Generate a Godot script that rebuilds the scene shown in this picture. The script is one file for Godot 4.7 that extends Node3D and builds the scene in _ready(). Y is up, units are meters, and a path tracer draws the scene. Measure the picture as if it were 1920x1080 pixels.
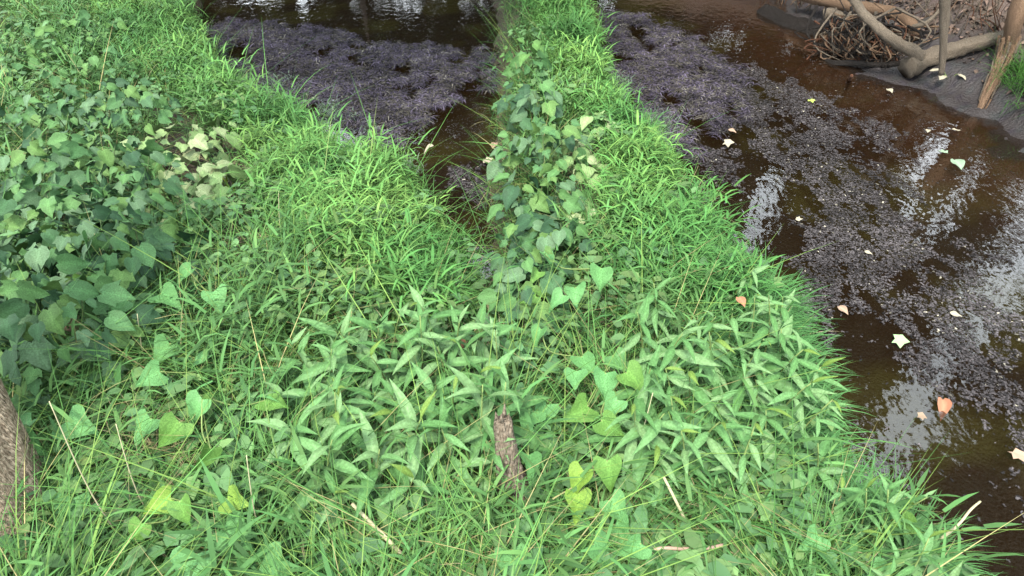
extends Node3D
# A green stream bank seen from standing height: an inlet with a raft of plant debris,
# a grassy spit, the dark brown stream and its far bank with driftwood and roots.
const WATER := -0.36
const GX0 := -6.0
const GZ0 := -10.0
const GS := 0.05
const GNX := 250
const GNZ := 212
var rng := RandomNumberGenerator.new()
var noise := FastNoiseLite.new()
var fine := FastNoiseLite.new()
var heights := PackedFloat32Array()
var landed := PackedFloat32Array()      # signed distance to the near bank's edge, inside positive
var names := {}
var near_bank: PackedVector2Array
var far_bank: PackedVector2Array
var ORD := ["first", "second", "third", "fourth", "fifth", "sixth", "seventh", "eighth", "ninth", "tenth"]

# ---------------------------------------------------------------- names
func numbered(called: String) -> String:
	var n: int = names.get(called, 0)
	names[called] = n + 1
	return called if n == 0 else "%s_%03d" % [called, n]

func tag(o: Node, label := "", category := "", group := "", kind := "") -> Node:
	if label: o.set_meta("label", label)
	if category: o.set_meta("category", category)
	if group: o.set_meta("group", group)
	if kind: o.set_meta("kind", kind)
	return o

func thing(called: String, label: String, category: String, at: Vector3, group := "") -> Node3D:
	var o := Node3D.new()
	o.name = numbered(called)
	add_child(o)
	o.position = at
	tag(o, label, category, group)
	return o

func part(called: String, mesh: Mesh, m: Material, parent: Node = null) -> MeshInstance3D:
	var o := MeshInstance3D.new()
	o.mesh = mesh
	o.material_override = m
	if parent == null:
		o.name = numbered(called)
		add_child(o)
	else:
		o.name = called
		parent.add_child(o, true)
	return o

# ---------------------------------------------------------------- materials
func paint(c: Color, rough := 0.65, back := Color.BLACK, spec := 0.3) -> StandardMaterial3D:
	var m := StandardMaterial3D.new()
	m.albedo_color = (c * 0.8).linear_to_srgb()
	m.vertex_color_use_as_albedo = true
	m.roughness = rough
	m.metallic_specular = spec
	m.cull_mode = BaseMaterial3D.CULL_DISABLED
	if back != Color.BLACK:
		m.backlight_enabled = true
		m.backlight = back
	return m

func noise_tex(freq: float, seed_: int, octaves := 4, normal := false, bump := 4.0, kind := FastNoiseLite.TYPE_SIMPLEX_SMOOTH) -> NoiseTexture2D:
	var n := FastNoiseLite.new()
	n.noise_type = kind
	n.seed = seed_
	n.frequency = freq
	n.fractal_octaves = octaves
	var t := NoiseTexture2D.new()
	t.width = 512
	t.height = 512
	t.seamless = true
	t.noise = n
	t.as_normal_map = normal
	t.bump_strength = bump
	return t

var mottle: NoiseTexture2D
func leaf_paint(c: Color, back := 0.22) -> StandardMaterial3D:
	var m := paint(c, 0.62, Color(back, back, back), 0.28)
	if mottle == null:
		mottle = noise_tex(0.02, 31, 5)
		var ramp := Gradient.new()
		ramp.set_color(0, Color(0.66, 0.68, 0.60))
		ramp.set_color(1, Color(1.0, 1.0, 0.98))
		mottle.color_ramp = ramp
	m.albedo_texture = mottle
	m.uv1_triplanar = true
	m.uv1_scale = Vector3.ONE * 1.3
	m.heightmap_enabled = true
	m.heightmap_texture = mottle
	m.heightmap_scale = 0.25
	return m

# ---------------------------------------------------------------- shapes
func tube(st: SurfaceTool, pts: PackedVector3Array, radii: PackedFloat32Array, sides := 6, c := Color.WHITE, rough := 0.0, furrow := 0.0, cap := true) -> void:
	var n := pts.size()
	var rings := []
	var side := Vector3.ZERO
	for i in n:
		var d: Vector3 = (pts[mini(i + 1, n - 1)] - pts[maxi(i - 1, 0)]).normalized()
		if side == Vector3.ZERO:
			side = d.cross(Vector3.UP if absf(d.y) < 0.9 else Vector3.RIGHT).normalized()
		side = (side - d * side.dot(d)).normalized()
		var up := side.cross(d)
		var ring := PackedVector3Array()
		for k in sides:
			var a := TAU * k / sides
			var r := radii[i]
			var q: Vector3 = pts[i] + (side * cos(a) + up * sin(a)) * r
			if rough > 0.0:
				r *= 1.0 + rough * fine.get_noise_3d(q.x * 420.0, q.y * 420.0, q.z * 420.0)
			if furrow > 0.0:
				r *= 1.0 + furrow * fine.get_noise_3d(cos(a) * 190.0, sin(a) * 190.0, i * 5.0)
			ring.append(pts[i] + (side * cos(a) + up * sin(a)) * r)
		rings.append(ring)
	for i in n - 1:
		for k in sides:
			var l := (k + 1) % sides
			var tone := 0.9 + 0.15 * fine.get_noise_2d(i * 17.0, k * 23.0)
			st.set_color(Color(c.r * tone, c.g * tone, c.b * tone))
			for v in [rings[i][k], rings[i + 1][k], rings[i][l], rings[i][l], rings[i + 1][k], rings[i + 1][l]]:
				st.add_vertex(v)
	if cap:
		for e in [0, n - 1]:
			for k in sides:
				var l := (k + 1) % sides
				st.set_color(c)
				st.add_vertex(pts[e])
				st.add_vertex(rings[e][l if e else k])
				st.add_vertex(rings[e][k if e else l])

func begin() -> SurfaceTool:
	var st := SurfaceTool.new()
	st.begin(Mesh.PRIMITIVE_TRIANGLES)
	return st

func done(st: SurfaceTool, smooth := true) -> ArrayMesh:
	if smooth:
		st.index()
	st.generate_normals()
	return st.commit()

func curve(pts: Array, steps := 5) -> PackedVector3Array:
	var out := PackedVector3Array()
	for i in pts.size() - 1:
		var a: Vector3 = pts[maxi(i - 1, 0)]
		var b: Vector3 = pts[i]
		var c: Vector3 = pts[i + 1]
		var d: Vector3 = pts[mini(i + 2, pts.size() - 1)]
		for s in steps:
			out.append(b.cubic_interpolate(c, a, d, float(s) / steps))
	out.append(pts[-1])
	return out

func taper(n: int, a: float, b: float) -> PackedFloat32Array:
	var out := PackedFloat32Array()
	for i in n:
		out.append(lerpf(a, b, float(i) / maxf(n - 1, 1)))
	return out

# A leaf along +Z with its upper face to +Y: rows of (left edge, midrib, right edge).
func leaf_mesh(kind: String, length: float, width: float, droop: float, fold: float, seed_: int) -> ArrayMesh:
	var r := RandomNumberGenerator.new()
	r.seed = seed_
	var st := begin()
	var rows: Array
	if kind == "lance":
		rows = [[0.0, 0.06, 0.0], [0.12, 0.55, 0.0], [0.28, 0.95, 0.0], [0.45, 1.0, 0.0], [0.65, 0.72, 0.0], [0.84, 0.34, 0.0], [1.0, 0.02, 0.0]]
	elif kind == "triangle":
		rows = [[0.0, 0.72, -0.16], [0.06, 0.92, -0.12], [0.14, 0.98, -0.06], [0.26, 0.88, -0.01], [0.45, 0.64, 0.0], [0.65, 0.40, 0.0], [0.84, 0.18, 0.0], [0.94, 0.07, 0.0], [1.0, 0.01, 0.0]]
	elif kind == "lobed":
		rows = [[0.0, 0.25, -0.12], [0.1, 0.7, -0.1], [0.25, 0.8, -0.02], [0.36, 1.0, 0.14], [0.44, 0.62, 0.02], [0.62, 0.5, 0.02], [0.82, 0.26, 0.0], [1.0, 0.02, 0.0]]
	else: # ovate
		rows = [[0.0, 0.3, -0.1], [0.1, 0.78, -0.07], [0.26, 1.0, 0.0], [0.45, 0.95, 0.0], [0.63, 0.7, 0.0], [0.8, 0.4, 0.0], [0.92, 0.15, 0.0], [1.0, 0.02, 0.0]]
	var wave := r.randf() * TAU
	var bend := r.randf_range(-0.12, 0.12)
	var grid := []
	for row in rows:
		var t: float = row[0]
		var y := -droop * t * t * length
		var mid := Vector3(bend * t * t * length, y, t * length * (1.0 - 0.25 * absf(droop) * t))
		var line := []
		for k in 5:
			var s := (k - 2) / 2.0
			var w: float = row[1] * width * 0.5
			var ripple := sin(t * 9.0 + wave + s * 1.5) * 0.05 * width * absf(s)
			line.append(mid + Vector3(s * w, fold * absf(s) * w + ripple, row[2] * length * absf(s)))
		grid.append(line)
	for i in grid.size() - 1:
		for k in 4:
			var cs := []
			for kk in [k, k + 1]:
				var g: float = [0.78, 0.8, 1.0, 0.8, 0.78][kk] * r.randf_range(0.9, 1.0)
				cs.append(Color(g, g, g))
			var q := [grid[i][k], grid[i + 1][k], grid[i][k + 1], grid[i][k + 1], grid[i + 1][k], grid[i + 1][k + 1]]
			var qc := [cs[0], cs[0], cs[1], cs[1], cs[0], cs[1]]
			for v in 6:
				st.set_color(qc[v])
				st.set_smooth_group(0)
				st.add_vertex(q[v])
	return done(st)

func maple_mesh(size: float, seed_: int) -> ArrayMesh:
	var r := RandomNumberGenerator.new()
	r.seed = seed_
	var st := begin()
	var outline := PackedVector3Array()
	var arms := [0.6, 0.5, 0.8, 0.6, 1.0, 0.62, 0.84, 0.5, 0.55, 0.2]
	for k in arms.size():
		var a := -PI * 0.82 + k * PI * 1.64 / 9.0 * 1.0
		var d: float = arms[k] * size * 0.5 * r.randf_range(0.9, 1.1)
		outline.append(Vector3(sin(a) * d, r.randf_range(-0.06, 0.12) * size, cos(a) * d))
	for k in outline.size():
		var g := r.randf_range(0.8, 1.0)
		st.set_color(Color(g, g, g))
		for v in [Vector3(0, 0.01, -0.1 * size), outline[k], outline[(k + 1) % outline.size()]]:
			st.add_vertex(v)
	return done(st, false)

func aim(d: Vector3, scale_: float, roll := 0.0, up := Vector3.UP) -> Basis:
	var z := d.normalized()
	var x := up.cross(z)
	x = x.normalized() if x.length() > 0.05 else Vector3.RIGHT
	var b := Basis(x, z.cross(x), z)
	return b.rotated(z, roll).scaled_local(Vector3.ONE * scale_)

# a ribbon of grass from p: heads along azimuth a, starts at slope e, bends down by curl
func blade(st: SurfaceTool, p: Vector3, a: float, e: float, curl: float, length: float, width: float, segs: int, c: Color) -> void:
	var side := Vector3(cos(a + PI / 2), 0, sin(a + PI / 2))
	var pts := [p]
	for i in segs:
		var f := e - curl * (i + 0.5) / segs
		pts.append(pts[-1] + Vector3(cos(a) * cos(f), sin(f), sin(a) * cos(f)) * (length / segs))
	for i in segs:
		var w0 := width * 0.5 * (0.75 if i == 0 else 1.0 - pow(float(i) / segs, 2.2))
		var w1 := width * 0.5 * (1.0 - pow(float(i + 1) / segs, 2.2))
		st.set_color(c)
		var q := [pts[i] - side * w0, pts[i + 1] - side * w1, pts[i] + side * w0, pts[i] + side * w0, pts[i + 1] - side * w1, pts[i + 1] + side * w1]
		for v in (6 if i < segs - 1 else 3):
			st.add_vertex(q[v])

func scatter(called: String, mesh: Mesh, m: Material, at: Array, cols: PackedColorArray, label := "", parent: Node = null, category := "") -> MultiMeshInstance3D:
	var mm := MultiMesh.new()
	mm.transform_format = MultiMesh.TRANSFORM_3D
	mm.use_colors = true
	mm.mesh = mesh
	mm.instance_count = at.size()
	for i in at.size():
		mm.set_instance_transform(i, at[i])
		mm.set_instance_color(i, cols[i])
	var o := MultiMeshInstance3D.new()
	o.multimesh = mm
	o.material_override = m
	if parent == null:
		o.name = numbered(called)
		add_child(o)
	else:
		o.name = called
		parent.add_child(o, true)
	tag(o, label, category, "", "stuff")
	return o

# ---------------------------------------------------------------- the ground's shape
func to_edge(p: Vector2, poly: PackedVector2Array) -> float:
	var best := 1e9
	for i in poly.size():
		var a := poly[i]
		var b := poly[(i + 1) % poly.size()]
		var ab := b - a
		var t := clampf((p - a).dot(ab) / ab.length_squared(), 0.0, 1.0)
		best = minf(best, (p - a - ab * t).length_squared())
	best = sqrt(best)
	return best if Geometry2D.is_point_in_polygon(p, poly) else -best

func rise(x: float, z: float) -> Vector3:   # (height, distance into the near bank, distance into the far bank)
	var p := Vector2(x, z)
	var dn := to_edge(p, near_bank)
	var df := to_edge(p, far_bank)
	var wob := noise.get_noise_2d(x * 60.0, z * 60.0)
	dn += wob * 0.09 + 0.07 * fine.get_noise_2d(x * 150.0, z * 150.0)
	df += wob * 0.07
	var h := -0.5 + 0.05 * noise.get_noise_2d(x * 40.0 + 99.0, z * 40.0)
	var hn := -1.0
	if dn > -0.5:
		hn = -0.42 + 0.33 * smoothstep(-0.16, 0.16, dn) + 0.09 * smoothstep(0.1, 0.7, dn) + 0.05 * wob * smoothstep(0.0, 0.4, dn)
		hn -= 0.3 * smoothstep(-0.12, -0.4, dn)
	var hf := -0.4 + 0.10 * clampf(df, -1.0, 0.0) + 0.16 * clampf(df, 0.0, 0.55) + 0.62 * clampf(df - 0.5, 0.0, 2.2) + 0.1 * maxf(df - 2.7, 0.0)
	hf = minf(hf, 3.0) + 0.07 * wob * smoothstep(-0.1, 0.5, df)
	return Vector3(maxf(h, maxf(hn, hf)), dn, df)

func ground_y(x: float, z: float) -> float:
	var u := clampf((x - GX0) / GS, 0.0, GNX - 1.001)
	var v := clampf((z - GZ0) / GS, 0.0, GNZ - 1.001)
	var i := int(u)
	var j := int(v)
	var fu := u - i
	var fv := v - j
	var k := j * GNX + i
	return lerpf(lerpf(heights[k], heights[k + 1], fu), lerpf(heights[k + GNX], heights[k + GNX + 1], fu), fv)

func inland(x: float, z: float) -> float:
	var i := clampi(int((x - GX0) / GS), 0, GNX - 1)
	var j := clampi(int((z - GZ0) / GS), 0, GNZ - 1)
	return landed[j * GNX + i]

func on_ground(p: Vector2, lift := 0.0) -> Vector3:
	return Vector3(p.x, ground_y(p.x, p.y) + lift, p.y)

func inside(p: Vector2, polys: Array) -> bool:
	for q in polys:
		if Geometry2D.is_point_in_polygon(p, q):
			return true
	return false

func _ready() -> void:
	rng.seed = 4711
	noise.seed = 5
	noise.frequency = 0.02
	noise.fractal_octaves = 3
	fine.seed = 11
	fine.frequency = 0.02
	fine.fractal_octaves = 2
	# ------------------------------------------------ camera, sky, light, exposure
	var cam := Camera3D.new()
	cam.name = "camera"
	cam.position = Vector3(0, 1.7, 0)
	cam.rotation_degrees = Vector3(-40, 0, 0)
	cam.fov = 50
	cam.near = 0.05
	cam.far = 300
	add_child(cam)
	var env := Environment.new()
	env.background_mode = Environment.BG_SKY
	var sky_m := ProceduralSkyMaterial.new()
	sky_m.sky_top_color = Color(0.84, 0.88, 0.91)
	sky_m.sky_horizon_color = Color(0.91, 0.93, 0.94)
	sky_m.sky_curve = 0.2
	sky_m.ground_bottom_color = Color(0.10, 0.12, 0.07)
	sky_m.ground_horizon_color = Color(0.20, 0.22, 0.15)
	sky_m.sun_angle_max = 1.0
	var sky := Sky.new()
	sky.sky_material = sky_m
	env.sky = sky
	env.tonemap_mode = Environment.TONE_MAPPER_LINEAR
	env.tonemap_exposure = 6.7
	env.sdfgi_enabled = true
	env.ssao_enabled = true
	env.ssil_enabled = true
	var we := WorldEnvironment.new()
	we.name = "daylight"
	we.environment = env
	add_child(we)
	var sun := DirectionalLight3D.new()
	sun.name = "sun"
	sun.rotation_degrees = Vector3(-62, -28, 0)
	sun.light_energy = 0.5
	sun.light_angular_distance = 14
	sun.light_color = Color(1.0, 0.97, 0.92)
	sun.shadow_enabled = true
	add_child(sun)
	setting()
	trees()
	grasses()
	rafts()
	far_side()
	lance_plants()
	leafy_plants()
	vines()
	small_things()

# ---------------------------------------------------------------- ground and water
func setting() -> void:
	near_bank = PackedVector2Array([Vector2(-3.354, -6.606), Vector2(-2.603, -5.460), Vector2(-2.101, -4.494), Vector2(-1.636, -4.179), Vector2(-1.189, -3.550), Vector2(-0.745, -3.247), Vector2(-0.463, -2.927), Vector2(-0.329, -2.638), Vector2(-0.206, -2.355), Vector2(-0.115, -2.032), Vector2(-0.063, -2.200), Vector2(-0.021, -2.519), Vector2(-0.063, -2.871), Vector2(-0.013, -3.293), Vector2(-0.071, -3.888), Vector2(0.000, -4.709), Vector2(-0.075, -5.603), Vector2(-0.053, -6.606), Vector2(-0.2, -9.6), Vector2(1.0, -9.6), Vector2(0.799, -6.606), Vector2(0.731, -5.460), Vector2(0.739, -4.599), Vector2(0.806, -3.973), Vector2(0.889, -3.536), Vector2(0.997, -3.196), Vector2(1.036, -2.791), Vector2(1.027, -2.589), Vector2(1.058, -2.321), Vector2(1.149, -2.032), Vector2(1.131, -1.724), Vector2(1.054, -1.454), Vector2(1.049, -1.268), Vector2(1.079, -1.106), Vector2(1.242, -0.996), Vector2(1.210, -0.787), Vector2(1.3, -0.3), Vector2(1.5, 12), Vector2(-70, 12), Vector2(-70, -10), Vector2(-4.6, -10)])
	far_bank = PackedVector2Array([Vector2(70, 10), Vector2(6.5, -1.4), Vector2(4.6, -3.0), Vector2(3.489, -3.738), Vector2(3.251, -3.920), Vector2(3.241, -4.396), Vector2(3.201, -4.810), Vector2(2.959, -5.260), Vector2(2.915, -5.804), Vector2(2.708, -6.799), Vector2(2.930, -7.798), Vector2(2.2, -8.4), Vector2(0.5, -9.9), Vector2(-6, -11), Vector2(-70, -12), Vector2(-70, -80), Vector2(70, -80)])
	heights.resize(GNX * GNZ)
	landed.resize(GNX * GNZ)
	var fars := PackedFloat32Array()
	fars.resize(GNX * GNZ)
	for j in GNZ:
		for i in GNX:
			var r := rise(GX0 + i * GS, GZ0 + j * GS)
			heights[j * GNX + i] = r.x
			landed[j * GNX + i] = r.y
			fars[j * GNX + i] = r.z
	# one sheet: the fine grid, then ever wider steps out to the horizon
	var xs := PackedFloat32Array()
	var zs := PackedFloat32Array()
	for k in range(9, 0, -1):
		xs.append(GX0 - 0.6 * pow(1.75, k))
		zs.append(GZ0 - 0.6 * pow(1.75, k))
	for i in GNX: xs.append(GX0 + i * GS)
	for j in GNZ: zs.append(GZ0 + j * GS)
	for k in range(1, 10):
		xs.append(GX0 + (GNX - 1) * GS + 0.6 * pow(1.75, k))
		zs.append(GZ0 + (GNZ - 1) * GS + 0.6 * pow(1.75, k))
	var verts := PackedVector3Array()
	var cols := PackedColorArray()
	var idx := PackedInt32Array()
	var nx := xs.size()
	for j in zs.size():
		for i in nx:
			var r: Vector3
			var gi := i - 9
			var gj := j - 9
			if gi >= 0 and gi < GNX and gj >= 0 and gj < GNZ:
				var k := gj * GNX + gi
				r = Vector3(heights[k], landed[k], fars[k])
			else:
				r = rise(xs[i], zs[j])
			var x := xs[i]
			var z := zs[j]
			var crumb := 0.012 * fine.get_noise_2d(x * 900.0, z * 900.0) + 0.02 * fine.get_noise_2d(x * 300.0, z * 300.0)
			verts.append(Vector3(x, r.x + crumb, z))
			var soil := Color(0.026, 0.019, 0.013)
			var n1 := 0.5 + 0.5 * noise.get_noise_2d(x * 45.0, z * 45.0)
			var n2 := 0.5 + 0.5 * fine.get_noise_2d(x * 260.0, z * 260.0)
			if r.x < WATER - 0.015:
				# the stream's bed: black silt, olive algae and, in the shallows by the far bank, rust
				soil = Color(0.010, 0.008, 0.006).lerp(Color(0.050, 0.050, 0.010), smoothstep(0.45, 0.68, n1))
				soil = soil.lerp(Color(0.055, 0.019, 0.008), smoothstep(-1.0, -0.15, r.z) * (0.55 + 0.45 * n2))
			elif r.z > -0.1:
				# dark wet mud, then leaf litter higher up
				soil = Color(0.018, 0.016, 0.017).lerp(Color(0.036, 0.032, 0.032), n2)
				soil = soil.lerp(Color(0.095, 0.066, 0.058).lerp(Color(0.050, 0.038, 0.028), n1), smoothstep(0.7, 1.3, r.z))
			else:
				soil = soil.lerp(Color(0.045, 0.033, 0.022), n2)
			cols.append(soil)
	for j in zs.size() - 1:
		for i in nx - 1:
			var k := j * nx + i
			for v in [k, k + 1, k + nx, k + 1, k + nx + 1, k + nx]:
				idx.append(v)
	var ar := []
	ar.resize(Mesh.ARRAY_MAX)
	ar[Mesh.ARRAY_VERTEX] = verts
	ar[Mesh.ARRAY_COLOR] = cols
	ar[Mesh.ARRAY_INDEX] = idx
	var am := ArrayMesh.new()
	am.add_surface_from_arrays(Mesh.PRIMITIVE_TRIANGLES, ar)
	var st := SurfaceTool.new()
	st.create_from(am, 0)
	st.generate_normals()
	var gm := paint(Color.WHITE, 0.55)
	gm.uv1_triplanar = true
	gm.uv1_world_triplanar = true
	gm.uv1_scale = Vector3.ONE * 2.5
	gm.heightmap_enabled = true
	gm.heightmap_texture = noise_tex(0.03, 3, 5)
	gm.heightmap_scale = 1.5
	tag(part("ground", st.commit(), gm), "dark soil of the stream bank and the stream's bed", "ground", "", "structure")

	# the water: one level sheet with faint ripples
	var ws := begin()
	var wx := 120
	var wz := 90
	for j in wz:
		for i in wx:
			var q := []
			for c in [[i, j], [i + 1, j], [i, j + 1], [i + 1, j], [i + 1, j + 1], [i, j + 1]]:
				var x: float = lerpf(-7.5, 8.0, float(c[0]) / wx)
				var z: float = lerpf(-11.5, 1.0, float(c[1]) / wz)
				ws.add_vertex(Vector3(x, WATER + 0.0015 * fine.get_noise_2d(x * 120.0, z * 90.0), z))
	var wm := StandardMaterial3D.new()
	wm.albedo_color = Color(0.008, 0.004, 0.0015, 0.55).linear_to_srgb()
	wm.albedo_color.a = 0.55
	wm.transparency = BaseMaterial3D.TRANSPARENCY_ALPHA
	wm.roughness = 0.03
	wm.metallic_specular = 0.5
	wm.uv1_triplanar = true
	wm.uv1_world_triplanar = true
	wm.uv1_scale = Vector3(1.6, 1.6, 1.1)
	wm.normal_enabled = true
	wm.normal_texture = noise_tex(0.012, 8, 3, true, 2.0)
	wm.normal_scale = 0.45
	wm.cull_mode = BaseMaterial3D.CULL_DISABLED
	tag(part("water", done(ws), wm), "dark tannin-brown water of the slow stream and its inlet", "water", "", "structure")

# ---------------------------------------------------------------- trees
func leaf_clump(n: int, spread: float, size: float, seed_: int) -> ArrayMesh:
	var r := RandomNumberGenerator.new()
	r.seed = seed_
	var st := begin()
	for k in n:
		var c := Vector3(r.randf_range(-1, 1), r.randf_range(-0.6, 0.6), r.randf_range(-1, 1)) * spread
		var b := aim(Vector3(r.randf_range(-1, 1), r.randf_range(-0.7, 0.3), r.randf_range(-1, 1)), size * r.randf_range(0.7, 1.2), r.randf_range(-0.5, 0.5))
		var g := r.randf_range(0.75, 1.0)
		st.set_color(Color(g, g, g))
		for v in [Vector3(0, 0, 0), Vector3(-0.32, 0.05, 0.45), Vector3(0, 0, 1), Vector3(0, 0, 0), Vector3(0, 0, 1), Vector3(0.32, 0.05, 0.45)]:
			st.add_vertex(c + b * v)
	return done(st, false)

var crown_clump: ArrayMesh
var crown_mat: StandardMaterial3D
var bark_mat: StandardMaterial3D

func tree(label: String, at: Vector3, lean: Vector3, tall: float, r0: float, r1: float, crown_at: Vector3, crown_size: Vector3, n: int, group := "") -> Node3D:
	var t := thing("tree", label, "tree", at, group)
	var st := begin()
	var pts := curve([Vector3(0, -0.15, 0), Vector3(0, 0.12, 0) + lean * 0.02, lean * 0.35 + Vector3(0, tall * 0.33, 0), lean * 0.7 + Vector3(0, tall * 0.66, 0), lean + Vector3(0, tall, 0)], 10)
	var radii := taper(pts.size(), r0, r1)
	for i in 10:
		radii[i] *= 1.0 + 0.35 * pow(1.0 - i / 10.0, 2.0)
	tube(st, pts, radii, 22, Color.WHITE, 0.10, 0.28)
	part("trunk", done(st), bark_mat, t)
	for k in 6:
		var a := k * 2.4
		var s := begin()
		var p0: Vector3 = pts[pts.size() - 4 - k * 2]
		var p1 := crown_at + Vector3(cos(a) * crown_size.x, rng.randf_range(-0.5, 0.5) * crown_size.y, sin(a) * crown_size.z) * 0.8
		tube(s, curve([p0, p0.lerp(p1, 0.5) + Vector3(0, 0.3, 0), p1], 4), taper(9, r1 * 0.7, 0.02), 6)
		part("limb", done(s), bark_mat, t)
	var ts := []
	var cs := PackedColorArray()
	while ts.size() < n:
		var d := Vector3(rng.randfn(), rng.randfn(), rng.randfn()).normalized() * pow(rng.randf(), 0.4)
		var p := crown_at + d * crown_size
		var w := at + p
		if noise.get_noise_2d(atan2(w.x, -w.z) * 260.0, w.y * 13.0) < (0.12 if at.x > 6.0 else 0.04) or noise.get_noise_3d(w.x * 60.0, w.y * 40.0, w.z * 60.0) < -0.15:
			continue
		ts.append(Transform3D(Basis.from_euler(Vector3(rng.randf_range(-0.5, 0.5), rng.randf() * TAU, 0)), p))
		var g := rng.randf_range(0.7, 1.25)
		cs.append(Color(0.050 * g, 0.085 * g, 0.025 * g))
	scatter("crown", crown_clump, crown_mat, ts, cs, "", t)
	return t

func trees() -> void:
	crown_clump = leaf_clump(10, 0.26, 0.17, 3)
	crown_mat = paint(Color.WHITE, 0.6, Color(0.5, 0.5, 0.5))
	bark_mat = paint(Color(0.66, 0.58, 0.47), 0.9)
	bark_mat.uv1_triplanar = true
	bark_mat.uv1_scale = Vector3(5, 1.6, 5)
	bark_mat.heightmap_enabled = true
	bark_mat.heightmap_texture = noise_tex(0.035, 21, 5)
	bark_mat.heightmap_scale = 2.0
	bark_mat.detail_enabled = true
	var bark_ramp := noise_tex(0.05, 23, 5)
	var ramp := Gradient.new()
	ramp.set_color(0, Color(0.34, 0.29, 0.24))
	ramp.set_color(1, Color(0.98, 0.96, 0.92))
	bark_ramp.color_ramp = ramp
	bark_mat.albedo_texture = bark_ramp
	tree("grey-brown tree trunk leaning up out of the grass at the bank's near corner", on_ground(Vector2(-1.361, -0.815)), Vector3(-1.5, 0, -3.0), 6.0, 0.135, 0.085, Vector3(-1.5, 7.2, -3.2), Vector3(2.6, 1.6, 2.4), 700)
	var spots := [[2.0, -11.5, 9.0], [4.6, -10.0, 8.0], [6.6, -8.0, 8.5], [8.4, -5.4, 9.0], [-1.2, -13.0, 8.0], [-4.4, -13.0, 9.0], [-7.6, -12.6, 8.5], [6.0, -13.0, 11.0], [9.5, -10.5, 11.0], [6.4, -4.6, 8.0]]
	for i in spots.size():
		var s: Array = spots[i]
		tree("tall leafy tree standing back from the far bank, %s of its line from upstream" % ORD[i], Vector3(s[0], 0.9, s[1]), Vector3(rng.randf_range(-0.6, 0.6), 0, rng.randf_range(-0.4, 0.4)), s[2] * 0.8, 0.16, 0.08, Vector3(0, s[2] * 0.55, 0), Vector3(2.2, s[2] * 0.45, 2.0), 1900, "trees beyond the far bank")
	for i in 10:
		var q := Vector3(-7.5 + i * 1.45 + rng.randf_range(-0.3, 0.3), 0.75, -11.6 - 0.8 * (i % 2) + maxf(0.0, i - 6) * 0.9)
		var b := thing("shrub", "dense dark green shrub fringing the far bank, %s from upstream in its row" % ORD[i], "shrub", q, "shrubs fringing the far bank")
		for k in 4:
			var s := begin()
			var a := k * 1.7 + i
			tube(s, curve([Vector3(0, -0.2, 0), Vector3(cos(a) * 0.3, 0.8, sin(a) * 0.3), Vector3(cos(a) * 0.8, 1.7, sin(a) * 0.8)], 4), taper(9, 0.03, 0.01), 5)
			part("stem", done(s), bark_mat, b)
		var ts := []
		var cs := PackedColorArray()
		for k in 700:
			var d := Vector3(rng.randfn(), rng.randfn(), rng.randfn()).normalized() * pow(rng.randf(), 0.4)
			ts.append(Transform3D(Basis.from_euler(Vector3(rng.randf_range(-0.5, 0.5), rng.randf() * TAU, 0)), Vector3(0, 1.1, 0) + d * Vector3(1.2, 1.3, 1.0)))
			var g := rng.randf_range(0.6, 1.25)
			cs.append(Color(0.045 * g, 0.070 * g, 0.020 * g))
		scatter("foliage", crown_clump, crown_mat, ts, cs, "", b)
	# the broken stump among the grass
	var p := on_ground(Vector2(0.019, -0.933))
	var stump := thing("tree_stump", "short broken grey stump with furrowed bark standing in the grass", "tree stump", p)
	var st := begin()
	var pts := curve([Vector3(0.0, -0.08, 0.0), Vector3(0.0, 0.03, 0.0), Vector3(-0.015, 0.14, -0.03), Vector3(-0.035, 0.27, -0.07), Vector3(-0.045, 0.36, -0.10)], 8)
	var radii := taper(pts.size(), 0.062, 0.022)
	for i in pts.size():
		radii[i] += 0.022 * exp(-i / 5.0)
	tube(st, pts, radii, 18, Color.WHITE, 0.12, 0.35)
	var weathered: StandardMaterial3D = bark_mat.duplicate()
	weathered.albedo_color = Color(0.30, 0.27, 0.23).linear_to_srgb()
	part("trunk", done(st), weathered, stump)
	for k in 4:
		var s := begin()
		var a := k * 1.7
		var b0: Vector3 = pts[-1] + Vector3(cos(a), -2.0, sin(a)) * 0.012
		tube(s, PackedVector3Array([b0, b0 + Vector3(cos(a) * 0.006, 0.05 + 0.02 * (k % 2), sin(a) * 0.006)]), PackedFloat32Array([0.011, 0.001]), 5)
		part("splinter", done(s), weathered, stump)

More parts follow.
